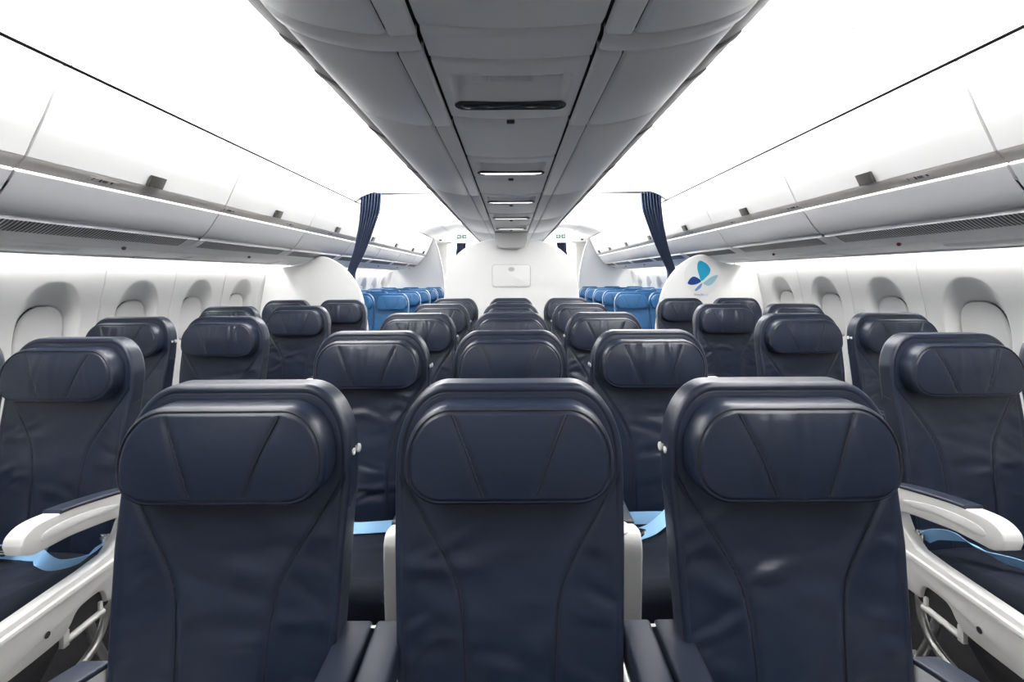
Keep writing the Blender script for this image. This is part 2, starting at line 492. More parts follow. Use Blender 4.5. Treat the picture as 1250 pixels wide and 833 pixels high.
def belt_hip(s):
    """strap hanging off the aisle-side anchor in a loose loop, then running over the cushion to the buckle"""
    loop = [(s * 0.222, -0.165, -0.800), (s * 0.222, -0.225, -0.822), (s * 0.205, -0.30, -0.812), (s * 0.185, -0.325, -0.785), (s * 0.15, -0.30, -0.775), (s * 0.11, -0.24, -0.800), (s * 0.02, -0.20, -0.815), (-s * 0.10, -0.175, -0.818), (-s * 0.205, -0.115, -0.855)]
    c = catmull(loop, 6)
    wd = [Vector((s * (0.9 if i < 20 else 0.2), 0.3, 0.75)) for i in range(len(c))]
    return ribbon(c, wd, 0.044)
def belt_over(s):
    """strap from the aisle-side anchor across the cushion to a lift-lever buckle near the front edge"""
    c = catmull([(s * 0.215, -0.150, -0.800), (s * 0.200, -0.180, -0.776), (s * 0.165, -0.225, -0.772), (s * 0.125, -0.29, -0.800), (s * 0.090, -0.345, -0.808), (s * 0.075, -0.375, -0.808)], 7)
    wd = [Vector((s * 0.75, 0.25 + 0.4 * (i / len(c)), 0.45)) for i in range(len(c))]
    d = catmull([(s * 0.06, -0.43, -0.806), (s * 0.0, -0.40, -0.812), (-s * 0.08, -0.28, -0.815), (-s * 0.17, -0.16, -0.822), (-s * 0.205, -0.115, -0.855)], 5)
    return join([ribbon(c, wd, 0.046), ribbon(d, (0.5, 0.6, 0.3), 0.046)])
def buckle_mesh(x, y, z, rot):
    me = join([boxmesh([(-0.026, 0.026, -0.036, 0.036, -0.010, 0.004)], 0.005), boxmesh([(-0.027, 0.027, -0.040, 0.020, 0.005, 0.011)], 0.003),
               boxmesh([(-0.024, 0.024, 0.036, 0.060, -0.006, 0.000)], 0.002)])
    me.transform(Matrix.Translation((x, y, z)) @ Matrix.Rotation(rot, 4, 'Z')); return me
def anchor_mesh(x, y, z):
    return join([boxmesh([(x - 0.004, x + 0.004, y - 0.016, y + 0.022, z - 0.040, z + 0.004)], 0.003),
                 boxmesh([(x - 0.012, x + 0.006, y - 0.012, y + 0.012, z - 0.004, z + 0.006)], 0.002),
                 tube([(x - 0.012, y - 0.004, z + 0.010), (x + 0.012, y - 0.004, z + 0.010)], 0.004, 8)])
BELT = {'flat': belt_flat(), 'loop': belt_loop(), 'hip1': belt_hip(1), 'over-1': belt_over(-1)}
BELT['hip-1'] = belt_hip(-1); BELT['over1'] = belt_over(1)

BUCKLE = {'flat': buckle_mesh(-0.10, -0.215, -0.805, 1.4), 'loop': buckle_mesh(-0.14, -0.30, -0.805, 0.9),
          'hip1': buckle_mesh(-0.06, -0.20, -0.805, 1.4), 'hip-1': buckle_mesh(0.06, -0.20, -0.805, 1.4),
          'over1': buckle_mesh(0.062, -0.405, -0.800, 0.35), 'over-1': buckle_mesh(-0.062, -0.405, -0.800, -0.35)}
ANCHOR = {s: anchor_mesh(s * 0.222, -0.145, -0.795) for s in (1, -1)}

for me in list(BELT.values()) + list(BUCKLE.values()):
    for v in me.vertices: v.co.z += ctilt(v.co.y)
for me in ANCHOR.values(): me.transform(Matrix.Translation((0, 0, -0.065)))
# aisle-side end frame (armrest, post and side rail) ------------------
AX = 0.0             # built around x = 0, thickness along x
def arm_profile():
    top = [(-0.125, -0.725), (-0.20, -0.708), (-0.30, -0.690), (-0.40, -0.674), (-0.47, -0.666), (-0.515, -0.668), (-0.545, -0.684), (-0.553, -0.705)]
    bot = [(-0.545, -0.730), (-0.515, -0.745), (-0.47, -0.748), (-0.40, -0.752), (-0.32, -0.764), (-0.24, -0.778), (-0.18, -0.792), (-0.150, -0.802), (-0.125, -0.800)]
    return catmull(top, 4) + catmull(bot, 4)
def armfit(me):
    for v in me.vertices: v.co.y = -0.07 + (v.co.y + 0.125) * 0.93; v.co.z -= 0.008
    return me
ARM = prism(arm_profile(), 'x', -0.027, 0.027, 0.010, 3)
ARM_INLAY = prism(catmull([(-0.20, -0.745), (-0.30, -0.715), (-0.40, -0.698), (-0.47, -0.696), (-0.495, -0.705), (-0.49, -0.722), (-0.44, -0.728), (-0.34, -0.733), (-0.25, -0.752)], 4, True), 'x', -0.0285, 0.0285, 0.002, 2)
def armpad():
    top = [(-0.130, -0.716), (-0.20, -0.699), (-0.30, -0.680), (-0.38, -0.667), (-0.43, -0.661)]
    bot = [(-0.435, -0.672), (-0.38, -0.678), (-0.30, -0.692), (-0.20, -0.711), (-0.130, -0.728)]
    return prism(catmull(top, 4) + catmull(bot, 4), 'x', -0.029, 0.029, 0.006, 3)
ARMPAD = armpad()
RAIL = join([
    prism(catmull([(-0.062, -0.745), (-0.105, -0.810), (-0.135, -0.860), (-0.18, -0.895)], 5) + [(-0.26, -0.900), (-0.62, -0.902), (-0.64, -0.912), (-0.64, -0.940), (-0.11, -0.940), (-0.060, -0.890), (-0.042, -0.810)], 'x', -0.020, 0.020, 0.005, 2),
    prism([(-0.062, -0.93), (-0.645, -0.93), (-0.655, -0.945), (-0.655, -1.010)] + catmull([(-0.630, -1.038), (-0.50, -1.042), (-0.36, -1.042), (-0.325, -1.025), (-0.305, -1.000), (-0.28, -0.990), (-0.225, -0.990), (-0.205, -1.005), (-0.195, -1.040)], 4) + [(-0.11, -1.045), (-0.070, -1.03)], 'x', -0.016, 0.026, 0.007, 2),
    prism([(-0.085, -0.918), (-0.64, -0.921), (-0.645, -0.937), (-0.085, -0.940)], 'x', -0.022, 0.030, 0.005, 2)])
FAIRING = prism([(-0.66, -1.02), (-0.36, -1.02), (-0.33, -0.985), (-0.14, -0.985), (-0.14, -1.06), (-0.34, -1.075), (-0.40, -1.13), (-0.60, -1.14), (-0.66, -1.11)], 'x', -0.10, 0.010, 0.008, 2)
BAGBAR = tube(catmull([(0.0, -0.165, -1.02), (0.0, -0.168, -1.06), (0.0, -0.180, -1.12), (0.0, -0.225, -1.175), (0.0, -0.32, -1.20), (0.0, -0.44, -1.20), (0.0, -0.60, -1.20)], 6), 0.0125, 14)
STEP = join([tube([(0.014, -0.200, -1.066), (0.014, -0.330, -1.066)], 0.0105, 12), boxmesh([(0.004, 0.024, -0.345, -0.325, -1.078, -1.03), (0.008, 0.020, -0.215, -0.203, -1.066, -1.03)], 0.003)])
BOLT = tube([(0.024, -0.40, -0.995), (0.030, -0.40, -0.995)], 0.009, 14)

for me in (ARM, ARM_INLAY, ARMPAD): armfit(me)
# centre console between two seats -------------------------------------
def console_mesh():
    hw = 0.062
    body = prism(catmull([(-0.645, -0.735), (-0.640, -0.700), (-0.615, -0.678), (-0.56, -0.690)], 5) + [(-0.553, -0.745), (-0.02, -0.745), (-0.02, -0.76), (-0.40, -0.78), (-0.56, -0.95), (-0.60, -1.0), (-0.625, -1.0)], 'x', -hw, hw, 0.014, 3)
    return body
CONS = console_mesh()
def torus_like(x, y, z, r, t, n=28):
    return tube([(x + r * math.cos(2 * math.pi * k / n), y + r * math.sin(2 * math.pi * k / n), z) for k in range(n)], t, 8, True)
CUP = join([torus_like(0, -0.595, -0.682, 0.036, 0.004)])
CPAD = [boxmesh([(-0.064, -0.004, -0.55, -0.018, -0.744, -0.688)], 0.007, 3), boxmesh([(0.004, 0.064, -0.55, -0.018, -0.744, -0.688)], 0.007, 3)]
PIN = tube([(-0.005, -0.030, -0.696), (0.005, -0.030, -0.696)], 0.004, 8)
CLEG = boxmesh([(-0.03, 0.03, -0.50, -0.40, -HC + 0.001, -0.80), (-0.035, 0.035, -0.58, -0.30, -HC + 0.001, -HC + 0.02)], 0.006)

def part(name, me, m, parent): 
    o = link(name, me, m, parent); return o

GN = 'navy seats of the forward cabin'; GB = 'blue seats behind the dividers'; GC = 'centre consoles between seats'
def seat(x, d, label, group, kind='navy', bi=0, hi=0, belt='flat', hooks=(), arm=0, legs=True):
    root = thing('passenger_seat', (x, d, HC), label, 'seat', group)
    if kind == 'navy':
        part('backrest', BACKS[bi], None, root); h = part('headrest', HEADS[hi], None, root)
        part('seat_cushion', CUSH, None, root)
    else:
        part('backrest', BLUEBACK, None, root); part('headrest', BLUEHEAD[hi % 2], None, root)
        part('seat_cushion', BLUECUSH, None, root)
    part('seat_frame', FRAME, 'dark', root)
    if legs:
        for s in (-1, 1): part('leg', LEG[s], 'tube', root)
    for s in hooks: part('coat_hook', HOOK[s], 'white', root)
    if belt:
        b = part('seat_belt', BELT[belt], 'belt', root); b['label'] = 'light blue seat belt strap'
        part('buckle', BUCKLE[belt], 'chrome', b)
        if belt[:3] in ('hip', 'ove'): part('anchor', ANCHOR[1 if belt[-2] != '-' else -1], 'chrome', b)
    if arm:
        def shifted(name, me, m, par):
            o = part(name, me, m, par); o.location = (arm * 0.243, 0, 0)
            if arm < 0: o.scale = (-1, 1, 1)
            return o
        f = shifted('side_frame', RAIL, 'white', root)
        def sub(name, me, m, par): return part(name, me, m, par)
        sub('bolt', BOLT, 'chrome', f)
        a = shifted('armrest', ARM, 'white', root)
        sub('armrest_inlay', ARM_INLAY, 'white', a); sub('armrest_pad', ARMPAD, 'navy_pad', a)
        shifted('under_fairing', FAIRING, 'dark', root)
        shifted('baggage_bar', BAGBAR, 'tube', root); shifted('step_handle', STEP, 'white', root)
    return root

def console(x, d, label, k=1.0):
    root = thing('armrest_console', (x, d, HC), label, 'armrest', GC)
    for n, me, m in (('housing', CONS, 'white'), ('cup_rim', CUP, 'white'), ('armrest_pad', CPAD[0], 'navy_pad'), ('armrest_pad', CPAD[1], 'navy_pad'), ('hinge_pin', PIN, 'chrome'), ('leg', CLEG, 'white')):
        o = part(n, me, m, root); o.scale = (k, 1, 1)
    return root

# ================================================================== THE SETTING
Y0, Y1 = -1.6, 12.0
def Z(pts): return [(x, HC + z) for x, z in pts]

# floor
struct('floor', boxmesh([(-2.75, 2.75, Y0, Y1, -0.06, 0.0)], 0.0), 'carpet', False)

# sidewalls with scooped window recesses
WP = [(2.44, 0.36), (2.495, 0.22), (2.53, 0.11), (2.55, 0.0), (2.575, -0.12), (2.60, -0.25), (2.625, -0.40), (2.645, -0.55), (2.66, -0.70), (2.665, -0.95), (2.64, -1.20), (2.60, -HC)]
WPC = catmull(WP, 6)
PITCH, WIN0 = 0.635, 2.72
win_d = [WIN0 + PITCH * k for k in range(-3, 14)]
def wall_x(z):
    zs = np.array([p[1] for p in WPC])[::-1]; xs = np.array([p[0] for p in WPC])[::-1]
    return np.interp(z, zs, xs)
def recess(dy, z):
    """depth of the scooped reveal"""
    a = np.sqrt((np.abs(dy) / 0.195) ** 2.3 + (np.abs(z + 0.305) / 0.285) ** 2.3)
    b = np.sqrt((np.abs(dy) / 0.145) ** 2.6 + (np.abs(z + 0.335) / 0.180) ** 2.6)
    t = np.clip((1 - a) / np.maximum(1 - a + np.clip(b - 1, 0, None) * 0.75, 1e-6), 0, 1)
    t = np.where(b <= 1, 1.0, np.where(a >= 1, 0.0, t))
    t = t * t * (3 - 2 * t) * 0.35 + t * 0.65
    return 0.055 * t + 0.045 * np.clip((1.0 - b) / 0.06, 0, 1)
zz = np.concatenate([np.linspace(0.36, 0.05, 10), np.linspace(0.03, -0.62, 90), np.linspace(-0.66, -HC, 12)])
for s, nm in ((-1, 'left'), (1, 'right')):
    dy = np.concatenate([np.linspace(-0.3172, 0.3172, 90)])
    V = []; F = []
    for k, wd in enumerate(win_d):
        base = len(V)
        for y in dy:
            ins = recess(y, zz)
            edge = 0.004 * np.clip((abs(y) - 0.3130) / 0.004, 0, 1)
            for z, q in zip(zz, ins): V.append((s * (float(wall_x(z)) + q + edge), wd + y, HC + z))
        n = len(zz)
        for i in range(len(dy) - 1):
            for j in range(n - 1):
                a = base + i * n + j; F.append((a, a + 1, a + n + 1, a + n))
    # dark backing seen through the panel joints
    struct('wall_' + nm, fixn(mesh(V, F)), 'wall')
    bk = [(s * (x + 0.10), z) for x, z in Z(WP)]; fr = [(s * (x + 0.12), z) for x, z in Z(WP)]
    struct('trim_%d' % (1 if s < 0 else 2), loft(bk + fr[::-1], [Y0, Y1]), 'grille', False)
    k2 = 0
    for k, wd in enumerate(win_d):
        if wd < 0.3: continue
        # closed shade panel filling the inner opening
        pts = []
        for i in range(48):
            an = 2 * math.pi * i / 48; c, t = math.cos(an), math.sin(an)
            r = (abs(c) ** 2.6 + abs(t) ** 2.6) ** (-1 / 2.6)
            pts.append((0.1385 * r * c, -0.335 + 0.173 * r * t))
        V = []; F = []
        for sc, off in ((1.0, 0.054), (0.985, 0.045), (0.90, 0.0435), (0.5, 0.043)):
            for a, z in pts:
                zc = -0.335 + (z + 0.335) * sc
                V.append((s * (float(wall_x(zc)) + off), wd + a * sc, HC + zc))
        for q in range(3):
            for i in range(48):
                F.append((q * 48 + i, q * 48 + (i + 1) % 48, q * 48 + 48 + (i + 1) % 48, q * 48 + 48 + i))
        F.append(tuple(3 * 48 + i for i in range(48)))
        struct('window_%d' % (k + 1 if s < 0 else k + 21), fixn(mesh(V, F)), 'wall')

# ceiling over the aisles
CO = catmull([(1.6445, 0.7955), (1.56, 0.846), (1.46, 0.882), (1.36, 0.905), (1.290, 0.914)], 5)
CI = catmull([(1.276, 0.916), (1.16, 0.938), (1.04, 0.948), (0.94, 0.938), (0.868, 0.915)], 5)
V = []; F = []
def sheet(poly, ya, yb, th=0.012):
    up = [(x, z + th) for x, z in poly]
    return loft(poly + up[::-1], [ya, yb])
pieces = []
yb = [Y0] + [0.55 + 1.262 * k for k in range(0, 9)]
for s in (-1, 1):
    for a, b in zip(yb[:-1], yb[1:]):
        pieces.append(sheet(Z(mirx(CO, s)), a + 0.002, b - 0.002))
    pieces.append(sheet(Z(mirx(CI, s)), Y0, Y1))
    gk = [(1.302, 0.928), (1.262, 0.932), (1.262, 0.940), (1.302, 0.936)]
    struct('trim_%d' % (11 if s < 0 else 12), loft(Z(mirx(gk, s)), [Y0, Y1]), 'seam_shade', False)  # black strip added to put the seam's shade into colour
    struct('trim_%d' % (9 if s < 0 else 10), loft(Z(mirx([(1.70, 0.80), (1.70, 0.99), (0.85, 0.99), (0.85, 0.975), (1.685, 0.975), (1.685, 0.80)], s)), [Y0, Y1]), 'dark', False)  # backing coloured dark so the ceiling gaps read as shade
pieces.append(boxmesh([(-0.868, 0.868, 10.1, Y1, HC + 0.914, HC + 0.93)], 0))
struct('ceiling', join(pieces), 'ceil')
# dark trough added beside the central bins for the gap's shade, with brackets
for s in (-1, 1):
    pr = [(0.508, 0.592), (0.560, 0.612), (0.618, 0.650), (0.626, 0.662), (0.620, 0.668), (0.560, 0.630), (0.508, 0.610)]
    struct('trim_%d' % (3 if s < 0 else 4), loft(Z(mirx(pr, s)), [Y0, 10.1]), 'cove', False)
    for k, yb_ in enumerate((0.955, 1.30, 1.53, 2.10, 2.85, 3.5, 4.12, 5.39, 6.66)):
        struct('trim_%d' % ((20 if s < 0 else 40) + k), prism(Z(mirx([(0.535, 0.600), (0.560, 0.606), (0.612, 0.640), (0.612, 0.65), (0.560, 0.618)], s)), 'y', yb_ - 0.025, yb_ + 0.025, 0.003), 'dark')
struct('wall_rear', boxmesh([(-2.75, 2.75, Y1, Y1 + 0.05, 0.0, HC + 1.0)], 0), 'wall', False)

# ================================================================== OVERHEAD BINS
joints = [-0.73, 0.535, 1.790, 3.045, 4.310, 5.575, 6.84, 8.10, 9.36, 10.20]
DOOR = catmull([(1.796, 0.452), (1.765, 0.520), (1.728, 0.600), (1.690, 0.690), (1.664, 0.755), (1.652, 0.786)], 6)
GRIP = catmull([(1.797, 0.450), (1.806, 0.438), (1.822, 0.422), (1.834, 0.408)], 5)
LEDP = [(1.8365, 0.4035), (1.8405, 0.399)]
BOT = catmull([(1.841, 0.397), (1.865, 0.358), (1.895, 0.312), (1.925, 0.275), (1.952, 0.252), (1.975, 0.256), (1.985, 0.285)], 6)
PSTRIP = catmull([(1.966, 0.243), (2.02, 0.206), (2.08, 0.178), (2.14, 0.160)], 5)
PTAIL = catmull([(2.145, 0.159), (2.22, 0.146), (2.32, 0.136), (2.385, 0.134), (2.405, 0.146)], 5)
def thick(poly, th, s):
    """offset a profile outward (away from the aisle/eye) to give it thickness"""
    out = []
    for i, (x, z) in enumerate(poly):
        a = poly[max(i - 1, 0)]; b = poly[min(i + 1, len(poly) - 1)]
        tx, tz = b[0] - a[0], b[1] - a[1]; L = math.hypot(tx, tz) or 1
        nx, nz = -tz / L, tx / L
        if nx * x + nz * z < 0: nx, nz = -nx, -nz
        out.append((x + nx * th, z + nz * th))
    return Z(mirx(poly + out[::-1], s))
GOB = {-1: 'overhead bins along the left windows', 1: 'overhead bins along the right windows'}
ordn = ['nearest', 'second', 'third', 'fourth', 'fifth', 'sixth', 'seventh', 'eighth', 'ninth', 'tenth']
def seg7(me, x, y, z, s, tilt=0.0):
    """stand lettering on the grip rail of a bin, facing the aisle"""
    ax = Vector((0, -s, 0)) if True else None
    # text right direction: for the right side reading runs toward the viewer (-y); left side runs away (+y)
    right = Vector((0, 1, 0)) if s < 0 else Vector((0, -1, 0))
    nrm = Vector((-s * 0.62, 0, -0.78)).normalized()
    up = nrm.cross(right).normalized()
    R = Matrix((right, up, nrm)).transposed().to_4x4()
    me.transform(Matrix.Translation((x, y, z)) @ R); return me
rownums = {0: '6', 1: '7', 2: '8', 3: '9', 4: '10'}
plac = {2: [('7', 2.15)], 3: [('8', 3.11), ('9', 3.97)], 4: [('10', 4.86)], 1: [('6', 1.25)]}
for s in (-1, 1):
    side = 'left' if s < 0 else 'right'
    for k, (a, b) in enumerate(zip(joints[:-1], joints[1:])):
        if k < 1: continue
        lab = ['', 'partly cut off, nearest the viewer', 'nearest whole one, row 7 sign under its door', 'carrying the row 8 and 9 signs', 'over the butterfly divider' if s > 0 else 'over the plain white divider',
               'first one beyond the curtain', 'second one beyond the curtain', 'third one beyond the curtain', 'shorter last one by the rear partition'][k]
        root = thing('overhead_bin', (0, 0, 0), 'white %s-side overhead bin, %s' % (side, lab), 'overhead bin', GOB[s])
        g = 0.0045 if k > 2 else 0.006
        part('door', loft(thick(DOOR, 0.022, s), [a + g, a + g + 0.004, b - g - 0.004, b - g]), 'bin', root)
        part('grip_rail', loft(thick(GRIP, 0.02, s), [a + g, b - g]), 'grip', root)
        part('light_strip', loft(thick(LEDP, 0.012, s), [a + g, b - g]), 'led', root)
        part('bin_base', loft(thick(BOT, 0.020, s), [a + g, b - g]), 'binlow', root)
        m_ = (a + b) / 2
        # latch tab standing on the lower door edge
        lx = [(1.7925, 0.452), (1.770, 0.500), (1.764, 0.503), (1.752, 0.498), (1.776, 0.446)]
        part('latch', prism([(s * x, HC + z) for x, z in lx], 'y', m_ - 0.048, m_ + 0.048, 0.003), 'latch', root)
        part('bin_back', loft(Z(mirx([(1.845, 0.46), (1.715, 0.80), (2.3, 0.80), (2.3, 0.46)], s)), [a + 0.02, b - 0.02]), 'dark', root)
        for (num, y) in plac.get(k, []):
            px, pz = 1.8135, 0.428
            base = seg7(boxmesh([(-0.075, 0.075, -0.011, 0.011, -0.0006, 0.0006)], 0.0), s * px, y, HC + pz, s)
            pl = part('row_sign', base, 'placard', root)
            q = -0.0009 * 1
            t = text_mesh(num, 0.024); t.transform(Matrix.Translation((-0.055, 0, 0.001))); part('lettering', seg7(t, s * px, y, HC + pz, s), 'ink', pl)
            ic = join([boxmesh([(-0.020, -0.010, -0.008, 0.004, 0, 0.0014)], 0), tube([(-0.015, 0.007, 0.0), (-0.015, 0.007, 0.0015)], 0.0035, 10),
                       boxmesh([(-0.003, 0.003, -0.007, 0.007, 0, 0.0014), (0.006, 0.012, -0.007, 0.007, 0, 0.0014), (0.015, 0.021, -0.007, 0.007, 0, 0.0014), (0.040, 0.050, -0.006, 0.006, 0, 0.0014)], 0)])
            part('pictogram', seg7(ic, s * px, y, HC + pz, s), 'ink', pl)
    # service strips under the bins
    for k, (a, b) in enumerate(zip(joints[:-1], joints[1:])):
        if k < 1: continue
        lab = ['', 'nearest the viewer', 'under the row 7 bin', 'under the bin with row 8 and 9 signs', 'meeting the %s divider' % ('butterfly' if s > 0 else 'plain'),
               'first beyond the curtain', 'second beyond the curtain', 'third beyond the curtain', 'last before the rear partition'][k]
        root = thing('service_strip', (0, 0, 0), 'grey %s-side service strip with air grille, %s' % (side, lab), 'service panel', 'service strips under the %s bins' % side)
        g = 0.003
        part('panel', loft(thick(PSTRIP, 0.02, s), [a + g, b - g]), 'psu', root)
        part('tail_panel', loft(thick(PTAIL, 0.015, s), [a + g, b - g]), 'psu', root)
        gp = [(x, z - 0.0015) for x, z in PSTRIP[1:8]]
        part('air_grille', loft(thick(gp, 0.004, s), [a + 0.09, b - 0.09]), 'grille', root)
        lou = []
        if k <= 3:
            yy = a + 0.10
            while yy < b - 0.10:
                x0, z0 = gp[0]; x1, z1 = gp[-1]
                lou.append(loft(thick([(x, z - 0.002) for x, z in gp[::2]], 0.003, s), [yy, yy + 0.004], True, True)); yy += 0.018
            part('louvre', join(lou), 'psu', root)
        # oxygen-door bump and call indicator
        mm = (a + b) / 2
        part('lamp_cover', loft(Z(mirx(catmull([(2.20, 0.150), (2.23, 0.132), (2.30, 0.126), (2.36, 0.134), (2.38, 0.142)], 4) + [(2.30, 0.15)], s)), [mm - 0.33, mm - 0.30, mm + 0.05]), 'bin', root)
        bm = bmesh.new(); bmesh.ops.create_uvsphere(bm, u_segments=12, v_segments=8, radius=0.011)
        bmesh.ops.translate(bm, vec=(s * 2.115, mm + 0.22, HC + 0.160), verts=bm.verts[:]); me = bpy.data.meshes.new('i'); bm.to_mesh(me); bm.free()
        part('indicator', me, 'red' if s > 0 else 'grille', root)
    # filler above the sidewall light
    struct('trim_%d' % (5 if s < 0 else 6), loft(Z(mirx([(2.20, 0.34), (2.60, 0.34), (2.60, 0.36), (2.20, 0.36)], s)), [Y0, Y1]), 'wall', False)

# ================================================================== CENTRE BINS AND SERVICE CHANNEL
cj = [-0.4, 0.42, 0.955, 1.022, 1.530, 2.850, 4.120, 5.390, 6.66, 10.05]
CB = catmull([(0.243, 0.478), (0.26, 0.472), (0.32, 0.478), (0.39, 0.493), (0.44, 0.511), (0.475, 0.532), (0.497, 0.557), (0.507, 0.590), (0.510, 0.68)], 6) 
STRIP = catmull([(0.184, 0.482), (0.188, 0.4735), (0.196, 0.471), (0.230, 0.469), (0.238, 0.472), (0.240, 0.482)], 3)
for s in (-1, 1):
    side = 'left' if s < 0 else 'right'
    for k, (a, b) in enumerate(zip(cj[:-1], cj[1:])):
        if k < 1: continue
        g = 0.0022
        if k == 2:
            root = thing('bin_filler', (0, 0, 0), 'narrow grey filler strip between the two nearest %s-hand centre bins' % side, 'trim strip', 'filler strips of the centre bins')
            pr = catmull([(0.188, 0.486), (0.192, 0.472), (0.26, 0.4705), (0.32, 0.476), (0.39, 0.491), (0.44, 0.509), (0.480, 0.532), (0.504, 0.558), (0.513, 0.59), (0.515, 0.68)], 6)
            ys = [a + g, a + g + 0.004, a + 0.012, b - 0.010, b - g - 0.003, b - g]
            n = len(pr); V = []; F = []
            for y, o in zip(ys, (0.016, 0.006, 0.0, 0.0, 0.004, 0.012)):
                for x, z in pr: V.append((s * x, y, HC + z + o))
            for j in range(len(ys) - 1):
                for i in range(n - 1): F.append((j * n + i, j * n + i + 1, j * n + n + i + 1, j * n + n + i))
            part('fascia', fixn(mesh(V, F)), 'cbin', root)
            continue
        lab = ['', 'cut off at the top of the picture', '', 'short one behind the filler strip', 'second whole one', 'third whole one', 'fourth whole one', 'fifth, above the rounded rear wall', 'last, behind the rounded rear wall'][k]
        root = thing('overhead_bin', (0, 0, 0), 'grey curved %s-hand centre overhead bin, %s' % (side, lab), 'overhead bin', 'centre overhead bins on the %s' % side)
        ys = [a + g, a + g + 0.005, a + g + 0.016, b - g - 0.010, b - g - 0.003, b - g]
        for nm, pr in (('door', CB), ('side_trim', STRIP)):
            n = len(pr); V = []; F = []
            for y, o in zip(ys, (0.018, 0.006, 0.0, 0.0, 0.003, 0.012)):
                for x, z in pr: V.append((s * x, y, HC + z + o))
            for j in range(len(ys) - 1):
                for i in range(n - 1): F.append((j * n + i, j * n + i + 1, j * n + n + i + 1, j * n + n + i))
            part(nm, fixn(mesh(V, F)), 'cbin', root)
        part('bin_back', loft(Z(mirx([(0.21, 0.50), (0.30, 0.52), (0.45, 0.57), (0.475, 0.60), (0.475, 0.72), (0.21, 0.72)], s)), [a + 0.03, b - 0.03]), 'dark', root)
# backing of the service channel
struct('trim_7', boxmesh([(-0.50, 0.50, Y0, 10.05, HC + 0.685, HC + 0.695), (-0.21, 0.21, Y0, 10.05, HC + 0.52, HC + 0.53)], 0), 'dark', False)

def channel_panel(y0, y1, unit):
    """slightly convex panel with an optional scooped recess and lamp slot; returns mesh"""
    nx, ny = (64, 70) if unit else (16, 10)
    X = np.linspace(-0.176, 0.176, nx + 1); Yv = np.linspace(y0, y1, ny + 1)
    XX, YY = np.meshgrid(X, Yv)
    z = 0.470 + 0.009 * (XX / 0.176) ** 2
    z = z + 0.010 * np.clip(1 - (YY - y0) / 0.012, 0, 1) ** 2 + 0.006 * np.clip(1 - (y1 - YY) / 0.006, 0, 1)
    if unit:
        v = YY - y0
        # scoop deepening toward the lamp, closed by a curved lip
        side = np.clip((0.148 - np.abs(XX)) / 0.012, 0, 1); side = side * side * (3 - 2 * side)
        ramp = np.clip((v - 0.070) / 0.018, 0, 1); ramp = ramp * ramp * (3 - 2 * ramp)
        endr = np.clip((0.272 - v) / 0.125, 0, 1)
        z = z + 0.034 * side * ramp * endr
    V = np.stack([XX, YY, HC + z], -1).reshape(-1, 3)
    F = []
    for j in range(ny):
        for i in range(nx): q = j * (nx + 1) + i; F.append((q, q + 1, q + nx + 2, q + nx + 1))
    me = fixn(mesh(V, F)); return me
def pill(hx, hy, n=14):
    r = hy; pts = []
    for cx, a0 in ((hx - r, -90), (-hx + r, 90)):
        for k in range(n + 1):
            an = math.radians(a0 + 180 * k / n); pts.append((cx + r * math.cos(an), r * math.sin(an)))
    return pts
units = [(1.065 + 0.885 * k) for k in range(-1, 6)]
plain_lab = ['nearest the viewer at the top edge', 'between the dark slot and the first lit lamp', 'between the first and second lit lamps', 'between the second and third lit lamps', 'between the third lit lamp and the farthest one', 'behind the last lit lamp']
unit_lab = ['', 'with a dark unlit lamp slot', 'with the first bright lamp slot', 'with the second bright lamp slot', 'with the third bright lamp slot', 'with the farthest bright lamp slot']
for k, u in enumerate(units[:-1]):
    if k > 0:
        root = thing('service_unit', (0, 0, 0), 'grey centre ceiling service unit %s' % unit_lab[k], 'service panel', 'centre ceiling service units')
        part('panel', channel_panel(u + 0.002, u + 0.388, True), 'psu', root)
        yc = u + 0.281; zc = HC + 0.474
        def zz_(x): return HC + 0.470 + 0.009 * (x / 0.176) ** 2
        rim = [(x, yc + y, zz_(x) - 0.001) for x, y in pill(0.150, 0.021)]
        part('lamp_rim', tube(rim, 0.0055, 8, True), 'dark', root)
        pts = pill(0.146, 0.018); n = len(pts); V = []; F = []
        for q, dz in ((1.0, -0.001), (0.86, -0.004), (0.5, -0.007)):
            for x, y in pts: V.append((x * (1 - (1 - q) * 0.25), yc + y * q, zz_(x) + dz))
        for r_ in range(2):
            for i in range(n): F.append((r_ * n + i, r_ * n + (i + 1) % n, r_ * n + n + (i + 1) % n, r_ * n + n + i))
        F.append(tuple(2 * n + i for i in range(n)))
        part('lamp_lens', fixn(mesh(V, F)), 'lens' if k == 1 else 'glowing', root)  # brightness of the farther lenses put in as emission
        part('sensor', boxmesh([(-0.012, 0.012, u + 0.404, u + 0.414, HC + 0.463, HC + 0.474)], 0.002), 'latch', root)
        part('speaker_grille', boxmesh([(-0.062 + 0.007 * i, -0.0585 + 0.007 * i, u + 0.115, u + 0.215, HC + 0.4975, HC + 0.4995) for i in range(18)], 0), 'psu', root)
    # blank panel(s) behind it
    a, b = u + 0.392, units[k + 1] - 0.002
    root = thing('channel_panel', (0, 0, 0), 'plain grey centre ceiling panel %s' % plain_lab[k], 'ceiling panel', 'plain centre ceiling panels')
    if k == 0:
        part('panel', channel_panel(a, 0.930, False), 'psu', root)
        root2 = thing('channel_panel', (0, 0, 0), 'plain grey centre ceiling panel just before the unlit lamp unit', 'ceiling panel', 'plain centre ceiling panels')
        part('panel', channel_panel(0.934, b, False), 'psu', root2)
    else:
        part('panel', channel_panel(a, b, False), 'psu', root)

